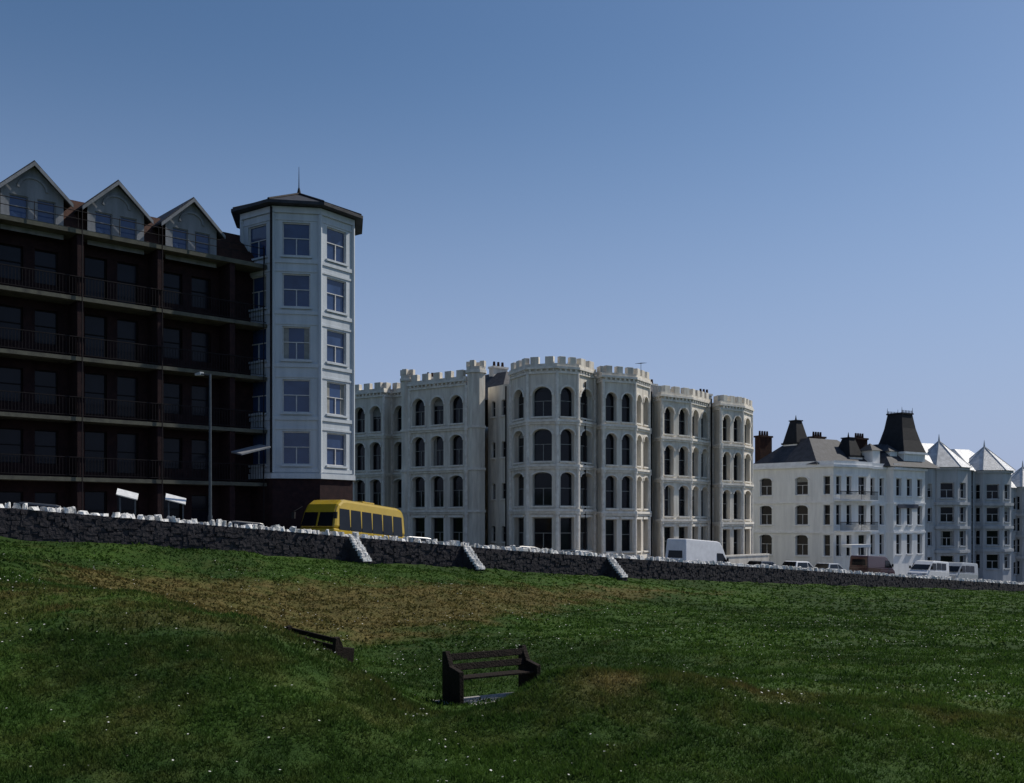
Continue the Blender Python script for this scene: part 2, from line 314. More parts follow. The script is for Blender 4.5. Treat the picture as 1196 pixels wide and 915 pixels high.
# ------------------------------------------------------------ building helpers
def vec(A,B):
    L=math.hypot(B[0]-A[0],B[1]-A[1]); e=((B[0]-A[0])/L,(B[1]-A[1])/L); return L,e,(e[1],-e[0])
def barbox(mb,A,e,nn,x0,x1,z0,z1,o0,o1):
    P=lambda x,o:(A[0]+e[0]*x+nn[0]*o,A[1]+e[1]*x+nn[1]*o)
    mb.prism([P(x0,o1),P(x1,o1),P(x1,o0),P(x0,o0)],z0,z1)
def panel(K,A,B,z0,z1,ops,rec=.22,hood=True,blind=.25,sill=True,mull=True):
    L,e,nn=vec(A,B); P=lambda x,z,o=0:(A[0]+e[0]*x+nn[0]*o,A[1]+e[1]*x+nn[1]*o,z)
    xs={0,L}; zs={z0,z1}
    for xc,zb,w,h,ar in ops: xs|={xc-w/2,xc+w/2}; zs|={zb,zb+h}
    def uniq(q):
        q=sorted(q); o=[q[0]]
        for t in q[1:]:
            if t-o[-1]>1e-4:o.append(t)
        return o
    xs=uniq(xs); zs=uniq(zs)
    for i in range(len(xs)-1):
        for j in range(len(zs)-1):
            cx=(xs[i]+xs[i+1])/2; cz=(zs[j]+zs[j+1])/2
            if any(abs(cx-o[0])<o[2]/2 and o[1]<cz<o[1]+o[3] for o in ops): continue
            K['wall'].face([P(xs[i],zs[j]),P(xs[i+1],zs[j]),P(xs[i+1],zs[j+1]),P(xs[i],zs[j+1])])
    for xc,zb,w,h,ar in ops:
        x0,x1=xc-w/2,xc+w/2; zt=zb+h; zsn=zt-ar
        if ar>0:
            arc=[(xc-w/2*math.cos(math.pi*k/10),zsn+ar*math.sin(math.pi*k/10)) for k in range(11)]
            for k in range(10):
                a_,b_=arc[k],arc[k+1]; K['wall'].face([P(*a_),P(*b_),P(b_[0],zt),P(a_[0],zt)])
            if hood:
                g=lambda p,q:(xc+(p[0]-xc)*q,zsn+(p[1]-zsn)*q)
                for k in range(10):
                    a0,b0=g(arc[k],1.02),g(arc[k+1],1.02); a1,b1=g(arc[k],1.24),g(arc[k+1],1.24)
                    K['trim'].hexa([P(*a0,.0),P(*b0,.0),P(*b1,.0),P(*a1,.0)],[P(*a0,.09),P(*b0,.09),P(*b1,.09),P(*a1,.09)])
        else:
            arc=[(x0,zt),(x1,zt)]
            if hood: barbox(K['trim'],A,e,nn,x0-.12,x1+.12,zt+.03,zt+.2,-.02,.1)
        cont=[(x0,zb)]+([(x0,zsn)] if ar>0 else [])+arc+([(x1,zsn)] if ar>0 else [])+[(x1,zb),(x0,zb)]
        for k in range(len(cont)-1):
            a_,b_=cont[k],cont[k+1]
            if abs(a_[0]-b_[0])+abs(a_[1]-b_[1])>1e-6: K['wall'].face([P(*a_),P(*b_),P(*b_,-rec-.03),P(*a_,-rec-.03)])
        K['glass'].face([P(x0,zb,-rec+random.uniform(-.012,.0)),P(x1,zb,-rec+random.uniform(-.012,.0)),P(x1,zt,-rec),P(x0,zt,-rec)])
        f=.05 if w<1.4 else .07; o0,o1=-rec+.005,-rec+.06
        bb=lambda a1,a2,b1,b2:barbox(K['frame'],A,e,nn,a1,a2,b1,b2,o0,o1)
        bb(x0,x0+f,zb,zt);bb(x1-f,x1,zb,zt);bb(x0+f,x1-f,zb,zb+f);bb(x0+f,x1-f,zt-f,zt)
        bb(x0+f,x1-f,zb+h*.52,zb+h*.52+.05)
        if mull and w>1.25: barbox(K['frame'],A,e,nn,xc-.03,xc+.03,zb+f,zb+h*.52,o0,o1-.004)
        if random.random()<blind and 'blind' in K:
            hh=random.uniform(.15,.5)*h
            if random.random()<.5: K['blind'].face([P(x0+f,zt-f-hh,o0-.002),P(x1-f,zt-f-hh,o0-.002),P(x1-f,zt-f,o0-.002),P(x0+f,zt-f,o0-.002)])
            else:
                for a1,a2 in((x0+f,x0+f+w*.18),(x1-f-w*.18,x1-f)): K['blind'].face([P(a1,zb+f,o0-.002),P(a2,zb+f,o0-.002),P(a2,zt-f,o0-.002),P(a1,zt-f,o0-.002)])
        if sill: barbox(K['trim'],A,e,nn,x0-.1,x1+.1,zb-.12,zb-.004,-.02,.13)
def offs(pts,o,closed=False):
    out=[]; N=len(pts)
    for i in range(N):
        ns=[]
        if i>0 or closed: ns.append(vec(pts[i-1],pts[i])[2])
        if i<N-1 or closed: ns.append(vec(pts[i],pts[(i+1)%N])[2])
        mx=sum(q[0] for q in ns)/len(ns); my=sum(q[1] for q in ns)/len(ns); k=max(.35,mx*mx+my*my)
        out.append((pts[i][0]+mx/k*o,pts[i][1]+my/k*o))
    return out
def band(mb,pts,o0,o1,z0,z1,closed=False):
    a=offs(pts,o0,closed); b=offs(pts,o1,closed); N=len(pts); i0=len(mb.v)
    for i in range(N): mb.v+= [(a[i][0],a[i][1],z0),(b[i][0],b[i][1],z0),(b[i][0],b[i][1],z1),(a[i][0],a[i][1],z1)]
    for i in range(N if closed else N-1):
        p=i0+4*i; q=i0+4*((i+1)%N)
        for k in range(4): mb.f.append((p+k,q+k,q+(k+1)%4,p+(k+1)%4))
    if not closed:
        mb.f.append((i0,i0+1,i0+2,i0+3)); p=i0+4*(N-1); mb.f.append((p+3,p+2,p+1,p))
def merlons(mb,pts,z,h=.6,w=.62,gap=.48,o0=-.3,o1=.12):
    for i in range(len(pts)-1):
        L,e,nn=vec(pts[i],pts[i+1])
        k=max(1,round((L-.1)/(w+gap))); st=L/k; ww=st*w/(w+gap)
        for j in range(k): barbox(mb,pts[i],e,nn,(j+.5)*st-ww/2,(j+.5)*st+ww/2,z,z+h,o0,o1)
def kit(): return {k:MB() for k in('wall','glass','frame','trim','blind','roof')}
def flush(K,par,wm,tm,roof,glass='glass',fr='frame'):
    K['wall'].obj('walls',M[wm],par); K['glass'].obj('window_glass',M[glass],par); K['frame'].obj('window_frames',M[fr],par)
    if K['trim'].v:K['trim'].obj('mouldings',M[tm],par)
    if K['blind'].v:K['blind'].obj('blinds',M['blind'],par)
    if K['roof'].v:K['roof'].obj('roof',M[roof],par)
# ------------------------------------------------------------ castellated building
cb=empty('castellated_building'); K=kit(); drk=MB(); cren=MB()
F=[-2.6,.85,4.3,7.75]
def bay(pts,nw,dz,top,wf=.62,lowrect=True,floors=F,fh=3.45):
    for i in range(len(pts)-1):
        L=vec(pts[i],pts[i+1])[0]; ops=[]
        k=nw[i]
        for fi,fz in enumerate(floors):
            for j in range(k):
                w=min(L/k*wf,1.9); xc=L/k*(j+.5) if k>1 else L/2
                hh=[2.55,2.6,2.5,2.3][fi]
                arch=min(w/2,.7) if fi>=3 else ([0,.34,.48][fi])
                ops.append((xc,fz+dz+.4,w,hh,arch))
        panel(K,pts[i],pts[i+1],-8,top-.9,ops,rec=.42,hood=True,blind=.06)
    for fz in floors[1:]:
        band(K['trim'],pts,0.003,.22,fz+dz-.03,fz+dz+.14); band(K['trim'],pts,0.003,.12,fz+dz-.2,fz+dz-.034)
    band(K['trim'],pts,.003,.07,floors[0]+dz-.3,floors[0]+dz+.1)
    band(K['trim'],pts,-.02,.12,top-1.25,top-1.08); band(K['trim'],pts,-.3,.24,top-.9,top-.72); band(K['wall'],pts,-.3,.14,top-.716,top-.5)
    for i in range(len(pts)-1):
        L,e,nn=vec(pts[i],pts[i+1]); q=max(2,int(L/.42))
        for j in range(q): barbox(K['trim'],pts[i],e,nn,L*(j+.5)/q-.08,L*(j+.5)/q+.08,top-1.078,top-.902,.003,.18)
    merlons(cren,pts,top-.5,.55)
    for p in pts:
        K['trim'].cyl(p,.15,.13,floors[0]+dz,top-1.26,10)
        for fz in floors[1:]: K['trim'].cyl(p,.21,.21,fz+dz-.26,fz+dz+.2,10)
Apts=[(-15.4,93),(-14.7,90.3),(-11.5,88.2),(-10.9,89.2),(-9.3,87.6)]
bay(Apts,[1,2,0,1],0,12.5,.66)
Bpts=[(-9.3,85.6),(-8.75,84),(-3.75,80.6)]; bay(Bpts,[0,3],0,12.45,.66)
Dpts=[(-.1,79.4),(1.2,76.3),(3.45,75.6),(5.1,76.4),(6.6,78.8)]; bay(Dpts,[1,1,1,1],0,12.7,.66)
Epts=[(6.8,79.2),(7.2,77.8),(9.9,79.2),(11.4,81.9)]; bay(Epts,[0,2,2],-.15,12.35,.68)
Fpts=[(11.9,83.8),(12.5,82.2),(15.3,84.4),(17.5,87.7)]; bay(Fpts,[0,2,2],-.75,11.4,.64)
Gpts=[(18.0,88.2),(18.35,86.5),(20.7,88.4),(22.2,91.2)]; bay(Gpts,[0,2,1],-1.0,11.15,.66)
def plain(A,B,top,ops=[]): panel(K,A,B,-8,top,ops,hood=False,blind=.1)
plain((-9.3,87.6),(-9.3,85.6),11.4)
plain((-2.0,82.0),(-.1,79.4),11.2,[(L_,z_,.55,1.3,.2) for z_ in(-1.6,1.9,5.3,8.7) for L_ in(.8,2.2)])
plain((6.6,78.8),(6.8,79.2),11.6); plain((11.4,81.9),(11.9,83.8),10.7); plain((17.5,87.7),(18,88.2),10.3)
plain((22.2,91.2),(14,104),10.2,[(x_,z_-1,1.,1.9,0) for z_ in(1.4,4.8,8.2) for x_ in(2.5,5.5,8.5,12)]); plain((14,104),(-8,106),10.2); plain((-8,106),(-15.4,93),11)
for c,r,zt in(((-2.95,80.9),.78,13.1),((-8.95,84.5),.55,12.95)):
    K['wall'].cyl(c,r,r,-8,zt-.9,8,.39); K['trim'].cyl(c,r+.14,r+.14,zt-.9,zt-.66,8,.39)
    K['wall'].cyl(c,r+.06,r+.06,zt-.656,zt-.4,8,.39)
    for k in range(4):
        an=k*math.pi/2+.39+math.pi/8*2; cren.box((c[0]+math.cos(an)*r*.78,c[1]+math.sin(an)*r*.78,zt-.15),(.4,.42,.5),an)
    for fz in F[1:]: K['trim'].cyl(c,r+.1,r+.1,fz-.05,fz+.14,8,.39)
allp=Apts+Bpts+[(-2.0,82.0)]+Dpts+Epts+Fpts+Gpts+[(14,104),(-8,106)]
K['roof'].face([(p[0],p[1],10.15) for p in offs(allp,-.35,True)])
def hip(mb,c,e,L,Wd,z0,z1,inx,iny):
    nn=(-e[1],e[0]); R=lambda l,w:[(c[0]+e[0]*a*l/2+nn[0]*b*w/2,c[1]+e[1]*a*l/2+nn[1]*b*w/2) for a,b in((-1,-1),(1,-1),(1,1),(-1,1))]
    mb.frust(R(L,Wd),z0,R(max(.05,L-2*inx),max(.05,Wd-2*iny)),z1)
hip(K['roof'],(-3,88),(.7,-.714),13,7,10.2,13.0,2.6,3.2)
hip(K['roof'],(10.5,87.5),(.8,.6),15,6,10.2,12.2,2.6,2.7)
for c,zt in(((-1.2,86.3),13.4),((5.2,84.4),13.0),((12.6,91),12.6),((18.5,95),12.2),((-7.5,92.5),13.4)):
    K['wall'].box((c[0],c[1],11.4),(1.5,.7,2*(zt-11.4)),.64); K['trim'].box((c[0],c[1],zt+.09),(1.65,.85,.18),.64)
    for q in(-.45,0,.45): drk.cyl((c[0]+q*.8,c[1]+q*.6),.13,.1,zt+.18,zt+.62,8)
ter=[(0.2,75.2),(7.4,75.6),(12.6,80.2),(18.2,84.6),(23.2,89.4)]
band(K['wall'],ter,-.15,.15,-7,-3.0); band(K['trim'],ter,-.2,.2,-2.996,-2.86)
cren.obj('battlements',M['cream'],cb,bevel=.02); drk.obj('chimney_pots',M['brown'],cb)
dp=MB()
for p in((5.75,77.3),(11.75,82.9),(-9.4,86.3),(17.8,87.85),(-.5,79.7)): dp.cyl(p,.06,.06,-4,11,6)
for p,zt in(((11,84),13.6),):
    dp.cyl(p,.02,.02,10,zt,5)
    for q in range(5): dp.box((p[0]+.1*q-.2,p[1],zt-.05),(.02,.7,.02),.9)
dp.obj('drain_pipes_and_aerials',M['rail'],cb)
flush(K,cb,'cream','cream2','slate',fr='blind')
# ------------------------------------------------------------ apartment building with corner tower
ab=empty('apartment_building'); K=kit(); O=(-14.3,57.8); e=(.742,.67); nn=(.67,-.742)
Q=lambda t,o=0:(O[0]-e[0]*t+nn[0]*o,O[1]-e[1]*t+nn[1]*o)  # t leftwards, o outward
LEN=25.2; fl=[-.9,2.3,5.4,8.5,11.6]; gut=15.2; bw=4.2
Aw=Q(LEN,-1.5); Bw=Q(-1.0,-1.5)
LW=LEN+1.0; ops=[]
for b_ in range(6):
    for fz in fl:
        for off in(-.85,.85): ops.append((LW-1.0-(4.3+b_*bw)+off+ .0,fz+.35 if b_%2 else fz+.7,1.15,2.2 if b_%2 else 1.75,0))
panel(K,Aw,Bw,-5,gut,ops,hood=False,blind=.2,sill=False)
dorm=MB(); mans=MB(); gr=MB(); KD=kit()
for b_ in range(6):
    tc_=4.3+b_*bw; hw=1.5; A=Q(tc_+hw,-.9); B=Q(tc_-hw,-.9)
    panel(KD,A,B,gut-.6,16.75,[(hw-.66,15.25,.9,1.2,0),(hw+.66,15.25,.9,1.2,0)],rec=.12,hood=False,blind=.3)
    zap=18.1
    Pg=lambda x,z,o:(*Q(tc_-x,o),z)
    KD['wall'].hexa([Pg(-hw,16.75,-.9),Pg(hw,16.75,-.9),Pg(0,zap,-.9)],[Pg(-hw,16.75,-1.1),Pg(hw,16.75,-1.1),Pg(0,zap,-1.1)])
    arcp=[(-.62*math.cos(math.pi*k/10),16.85+.55*math.sin(math.pi*k/10)) for k in range(11)]
    for k in range(10):
        a_,b2=arcp[k],arcp[k+1]; g=lambda p,q:(p[0]*q,16.85+(p[1]-16.85)*q)
        KD['trim'].hexa([Pg(*a_,-.9),Pg(*b2,-.9),Pg(*g(b2,1.2),-.9),Pg(*g(a_,1.2),-.9)],[Pg(*a_,-.83),Pg(*b2,-.83),Pg(*g(b2,1.2),-.83),Pg(*g(a_,1.2),-.83)])
    for sg in(-1,1):
        a0=Pg(sg*(hw+.35),16.4,-.6); a1=Pg(0,zap+.05,-.6); b0=Pg(sg*(hw+.35),16.4,-6); b1=Pg(0,zap+.05,-6)
        up=lambda p,h=.14:(p[0],p[1],p[2]+h)
        gr.hexa([a0,a1,b1,b0],[up(a0),up(a1),up(b1),up(b0)])
        c0=Pg(sg*(hw+.37),16.26,-.58); c1=Pg(0,zap-.1,-.58); c0b=Pg(sg*(hw+.37),16.26,-.52); c1b=Pg(0,zap-.1,-.52)
        KD['trim'].hexa([c0,c1,up(c1,.2),up(c0,.2)],[c0b,c1b,up(c1b,.2),up(c0b,.2)])
        m0=Pg(sg*hw,gut,-1.0); m1=Pg(sg*hw,16.75,-1.2); m2=Pg(sg*hw,16.75,-4); m3=Pg(sg*hw,gut,-4); mans.face([m0,m1,m2,m3])
mans.face([(*Q(LEN,-.95),gut),(*Q(0,-.95),gut),(*Q(0,-2.6),17.3),(*Q(LEN,-2.6),17.3)])
gr.hexa([(*Q(LEN,-2.6),17.3),(*Q(0,-2.6),17.3),(*Q(0,-12),17.3),(*Q(LEN,-12),17.3)],[(*Q(LEN,-6),18.0),(*Q(0,-6),18.0),(*Q(0,-8),18.0),(*Q(LEN,-8),18.0)])
panel(K,Q(LEN,-13),Aw,-5,17.2,[],hood=False); panel(K,Q(-1,-13),Q(LEN,-13),-5,17.2,[],hood=False); 
panel(K,(Q(-3.2,-3.4)),Q(-3.2,-13),-5,17.2,[(x_,z_+.8,1.2,1.6,0) for z_ in fl for x_ in(2.5,5.5,8)],hood=False)
panel(K,Q(-1,-3.4),Q(-3.2,-3.4),-5,17.2,[],hood=False)
gr.frust([Q(0,-2.6),Q(-3.2,-3.4),Q(-3.2,-13),Q(0,-13)],17.25,[Q(.5,-6),Q(-1.2,-6),Q(-1.2,-8),Q(.5,-8)],18.3)
sl=MB(); rl=MB(); pr=MB()
for k,fz in enumerate(fl[1:]+[gut-.12]):
    A=Q(LEN,0); B=Q(.1,0); th=.2 if fz<15 else .24
    barbox(sl,A,e,nn,0,LEN-.1,fz-th,fz,-1.49,0.0)
    if fz<15:
        barbox(rl,A,e,nn,0,LEN-.1,fz+1.02,fz+1.06,-.12,-.07); barbox(rl,A,e,nn,0,LEN-.1,fz+.1,fz+.13,-.11,-.07)
        for x_ in np.arange(.1,LEN-.2,.16): barbox(rl,A,e,nn,x_,x_+.02,fz+.132,fz+1.018,-.1,-.08)
for b_ in range(7):
    t=2.2+b_*bw
    for z0,z1 in zip([-5]+fl[1:],[q-.2 for q in fl[1:]]+[gut-.36]):
        barbox(pr,Q(t,0),e,nn,-.16,.16,z0+.002,z1-.002,-1.48,-.13)
for t in(.35,6.4,10.6,14.8): rl.rod((*Q(t,.1),-3),(*Q(t,.1),gut+.9),.03)
rl.rod((*Q(LEN,.1),gut+.75),(*Q(.3,.1),gut+.75),.022); rl.rod((*Q(LEN,.1),gut+.35),(*Q(.3,.1),gut+.35),.02)
for t in np.arange(.3,LEN,2.1): rl.rod((*Q(t,.1),gut-.1),(*Q(t,.1),gut+.8),.018)
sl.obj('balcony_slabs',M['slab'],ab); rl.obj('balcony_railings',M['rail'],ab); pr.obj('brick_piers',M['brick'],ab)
mans.obj('mansard_tiles',M['brown'],ab); gr.obj('roof_slates',M['slate'],ab)
can=MB(); can.hexa([(*Q(2.4,.1),3.95),(*Q(.6,.1),4.45),(*Q(.6,1.4),4.25),(*Q(2.4,1.4),3.75)],[(*Q(2.4,.1),4.03),(*Q(.6,.1),4.53),(*Q(.6,1.4),4.33),(*Q(2.4,1.4),3.83)])
can.obj('entrance_canopy',M['gable'],ab)
KD['wall'].obj('dormer_fronts',M['gable'],ab); KD['glass'].obj('dormer_glass',M['glass_sky'],ab); KD['frame'].obj('dormer_frames',M['gable'],ab); KD['trim'].obj('barge_boards',M['gable'],ab)
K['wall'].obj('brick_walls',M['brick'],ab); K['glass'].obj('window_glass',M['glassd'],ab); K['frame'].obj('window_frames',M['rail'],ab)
K=kit(); Tc=(-13.2,61.0); Rt=3.55
ang=[math.radians(-77.8+q) for q in(-70,-25,20,65,110,155,200,245)]
oc=[(Tc[0]+Rt*math.cos(a_),Tc[1]+Rt*math.sin(a_)) for a_ in ang]
zc=[16.6,13.6,10.5,7.4,4.35]
for i in range(8):
    A,B=oc[i],oc[(i+1)%8]; L=vec(A,B)[0]
    ops=[(L/2,z_-.98,1.6,1.95,0) for z_ in zc] if i in(0,1,2,3,4) else []
    panel(K,A,B,2.6,18.5,ops,rec=.16,hood=False,blind=.3)
for z_ in zc:
    band(K['trim'],oc,.003,.07,z_-1.42,z_-1.2,True); band(K['trim'],oc,.003,.045,z_+1.08,z_+1.2,True)
band(K['trim'],oc,.003,.12,18.1,18.45,True); band(K['trim'],oc,.003,.16,2.55,2.85,True)
for p in oc: K['trim'].cyl(p,.13,.13,2.9,18.08,8)
pl=MB()
for i in range(8):
    A,B=oc[i],oc[(i+1)%8]; pl.face([(*A,-4),(*B,-4),(*B,2.6),(*A,2.6)])
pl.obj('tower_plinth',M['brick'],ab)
ro=MB(); oe=offs(oc,.62,True); 
ro.prism(oe,18.5,18.68); ro.cone(offs(oc,.55,True),18.684,(*Tc,20.3)); ro.obj('tower_roof',M['slate'],ab)
ri=MB()
for p in offs(oc,.5,True): ri.rod((p[0],p[1],18.74),(*Tc,20.34),.07)
ri.rod((*Tc,20.2),(*Tc,22.0),.04,8,.012); ri.cyl(Tc,.16,.05,20.2,20.7); ri.rod((oc[1][0]-.05,oc[1][1]-.17,2.9),(oc[1][0]-.05,oc[1][1]-.17,18.4),.07)
ri.obj('tower_finial',M['rail'],ab)
K['wall'].obj('tower_walls',M['tower'],ab); K['glass'].obj('tower_window_glass',M['glass_sky'],ab); K['frame'].obj('tower_window_frames',M['frame'],ab); K['trim'].obj('tower_mouldings',M['tower'],ab); K['blind'].obj('tower_blinds',M['blind'],ab)
# ------------------------------------------------------------ white hotel
hb=empty('hotel_building'); K=kit(); dk=MB(); ch=MB()
FH=[-4.3,-1.05,2.15]; eav=6.0
def hpan(A,B,k,wf=.42,ar=0,z1=eav,dz=0,floors=FH,hh=(2.2,2.1,1.9),bl=.1,base=-10):
    L=vec(A,B)[0]; ops=[]
    for fi,fz in enumerate(floors):
        for j in range(k): ops.append((L*(j+.5)/k,fz+dz+.75,min(L/k*wf,1.5),hh[min(fi,2)],ar))
    panel(K,A,B,base,z1,ops,rec=.3,hood=True,blind=bl)
H=[(26.2,109),(32.3,103.2),(33.4,102.3),(36.0,103.6),(38.3,105.2),(38.6,106.8),(41.2,108.4),(41.8,107.9),(46.8,111.6)]
cnt=[2,1,2,1,0,2,0,3]
for i in range(8): hpan(H[i],H[i+1],cnt[i],.48 if i else .34,.35 if i<1 else .0)
hpan(H[-1],(42,120),2); hpan((42,120),(30,118),0); hpan((30,118),H[0],0)
for z_ in(-1.2,2.0): band(K['trim'],H,.003,.12,z_,z_+.2)
band(K['trim'],H,.003,.35,eav-.25,eav); band(K['trim'],H,-.3,.18,eav+.003,eav+.4)
full=H+[(42,120),(30,118)]
K['roof'].face([(p[0],p[1],eav+.1) for p in offs(full,-.3,True)])
hip(K['roof'],(33.8,110),(.84,.54),11,10,eav+.1,9.2,3.2,3.8)
hip(K['roof'],(42.5,113.2),(.84,.54),9,9,eav+.1,8.8,2.6,3.2)
for z_ in(-1.0,2.2):
    bp_=H[2:5]; band(K['trim'],bp_,.12,1.0,z_,z_+.12)
    o_=offs(bp_,.92); band(dk,o_,-.03,.03,z_+.95,z_+1.02)
    for i in range(len(o_)-1):
        L,e_,n_=vec(o_[i],o_[i+1])
        for x_ in np.arange(.05,L,.16): barbox(dk,o_[i],e_,n_,x_,x_+.03,z_+.122,z_+.948,-.015,.015)
def sq(c,h,a=.57): return [(c[0]+h*(math.cos(a)*x-math.sin(a)*y),c[1]+h*(math.sin(a)*x+math.cos(a)*y)) for x,y in((-1,-1),(1,-1),(1,1),(-1,1))]
pc=(44.2,112.2); K['wall'].prism(sq(pc,1.9),5,7.6); K['trim'].prism(sq(pc,2.1),7.6,7.85)
r0=[(1.98,7.854),(1.55,9.2),(1.2,10.6),(.95,12.2)]
for (a_,z0),(b_,z1) in zip(r0,r0[1:]): dk.frust(sq(pc,a_),z0,sq(pc,b_),z1-.002)
dk.prism(sq(pc,1.05),12.2,12.36)
for p in sq(pc,.95): dk.rod((*p,12.36),(*p,13.0),.05,6,.01)
for t_ in np.linspace(-.8,.8,7):
    for sgn in(-1,1): dk.box((pc[0]+math.cos(.57)*t_-math.sin(.57)*sgn*.9,pc[1]+math.sin(.57)*t_+math.cos(.57)*sgn*.9,12.5),(.07,.05,.3),.57)
for c,h,zb_,z1,zt in(((31.6,109.6),1.0,6.4,9.2,11.7),((37.1,108.6),1.05,6.4,7.7,9.7)):
    K['wall'].prism(sq(c,h),zb_,z1-.6) ; dk.prism(sq(c,h+.12),z1-.6,z1-.4); dk.frust(sq(c,h),z1-.396,sq(c,h*.45),zt-.5); dk.prism(sq(c,h*.55),zt-.5,zt-.38); dk.cyl(c,.12,.02,zt-.38,zt+.2,6)
for c,zt in(((28.6,112),9.6),((35,113),9.6),((39.7,112.6),9.4),((40.8,116.5),9.2)):
    ch.box((c[0],c[1],(6+zt)/2),(1.9,.8,zt-6),.57); ch.box((c[0],c[1],zt+.1),(2.1,1.,.2),.57)
    for q in(-.6,-.2,.2,.6): ch.cyl((c[0]+q*.84,c[1]+q*.54),.14,.11,zt+.2,zt+.75,8)
for t_ in(.2,.5,.8):
    x_=H[5][0]+(H[8][0]-H[5][0])*t_-.7; y_=H[5][1]+(H[8][1]-H[5][1])*t_+1.0
    K['wall'].box((x_,y_,7.1),(1.3,1.6,1.5),.6); K['roof'].cone(sq((x_,y_),.95,.6),7.86,(x_,y_,8.7))
sg_=MB(); barbox(sg_,H[7],*vec(H[7],H[8])[1:],.6,4.6,1.55,1.95,.14,.2); sg_.obj('hotel_sign',M['signb'],hb)
po=MB(); L_,e_,n_=vec(H[2],H[3]); barbox(po,H[2],e_,n_,.1,2.8,-2.6,-2.3,1.0,2.4)
for x_ in(.25,2.6): 
    p=(H[2][0]+e_[0]*x_+n_[0]*2.2,H[2][1]+e_[1]*x_+n_[1]*2.2); po.cyl(p,.14,.12,-7,-2.602,10)
po.obj('porch',M['white2'],hb)
dk.obj('pavilion_roofs_and_ironwork',M['darkroof'],hb); ch.obj('chimneys',M['brown'],hb)
flush(K,hb,'white','white2','slate')
# ------------------------------------------------------------ guest houses with octagonal bays
def guest(c,R_,name,zroof,zap,fl_,rest,ph):
    g=empty(name); global K; K=kit(); fin=MB()
    oc=[(c[0]+R_*math.cos(ph+k*math.pi/4),c[1]+R_*math.sin(ph+k*math.pi/4)) for k in range(8)]
    for i in range(8):
        L=vec(oc[i],oc[(i+1)%8])[0]
        panel(K,oc[i],oc[(i+1)%8],-13,zroof,[(L/2,z_+.7,L*.64,1.8,0) for z_ in fl_],rec=.3,hood=False,blind=.1)
    for z_ in fl_[1:]: band(K['trim'],oc,.003,.28,z_-.1,z_+.22,True)
    band(K['trim'],oc,.003,.25,zroof-.3,zroof-.05,True)
    K['roof'].cone(offs(oc,.5,True),zroof,(*c,zap)); fin.cyl(c,.14,.02,zap-.1,zap+.8,6)
    for p in offs(oc,.47,True): fin.rod((p[0],p[1],zroof+.03),(*c,zap+.03),.05,6)
    for i in range(len(rest)-1):
        L=vec(rest[i],rest[i+1])[0]; k=int(L/2.2) if i<len(rest)-2 else 0
        panel(K,rest[i],rest[i+1],-13,zroof-.1,[(L*(j+.5)/k,z_+.75,1.0,1.6,0) for z_ in fl_ for j in range(k)],hood=False,blind=.1)
    rr=offs(rest,.3,True); cx=sum(p[0] for p in rest)/len(rest); cy=sum(p[1] for p in rest)/len(rest)
    K['roof'].frust(rr,zroof-.1,[(cx+(p[0]-cx)*.35,cy+(p[1]-cy)*.2) for p in rr],zap-.1)
    fin.obj('finial_and_ridges',M['grey'],g); flush(K,g,'grey','grey','slate_sunlit')
fl_=[-6.4,-3.5,-.7,2.1]
guest((51.0,117.6),3.1,'guest_house',6.4,9.7,fl_,[(47.4,113.4),(56,120),(50,128),(42,121)],.3)
guest((58.8,122.6),3.0,'guest_house',6.3,9.4,fl_,[(56.2,120.1),(62.6,125.5),(57,134),(50.2,128)],.3)
guest((68.2,131.5),2.8,'guest_house',4.6,7.4,[q-1.2 for q in fl_],[(63.2,127),(73,135),(67,143),(58,134.5)],.3)
# ------------------------------------------------------------ vehicles (x = forward)
def prof(mb,pts,hw):
    N=len(pts); i=len(mb.v)
    for x,z in pts: mb.v.append((x,-hw(z),z))
    for x,z in pts: mb.v.append((x,hw(z),z))
    mb.f.append(tuple(range(i,i+N))); mb.f.append(tuple(range(i+2*N-1,i+N-1,-1)))
    for k in range(N):
        q=(k+1)%N; mb.f.append((i+k,i+N+k,i+N+q,i+q))
def wheels(par,xs,hw,r):
    j=1
    for x in xs:
        for sg in(-1,1):
            w=MB(); w.rod((x,sg*(hw-.22),r),(x,sg*(hw-.0),r),r,18); o=w.obj('wheel_%d'%j,M['tyre'],par,bevel=.02)
            h=MB(); h.rod((x,sg*(hw-.0),r),(x,sg*(hw+.015),r),r*.58,12); h.obj('hub_%d'%j,M['chrome'],par); j+=1
def place(name,s,d,head,dz=0):
    x,y=P2(s,d); 
    e_=empty(name,(x,y,float(zroad(s))+dz),math.atan2(EY,EX)+math.radians(head))
    slope=-(float(zroad(s+1))-float(zroad(s-1)))/2*math.cos(math.radians(head)); e_.rotation_euler[1]=math.atan(slope); return e_
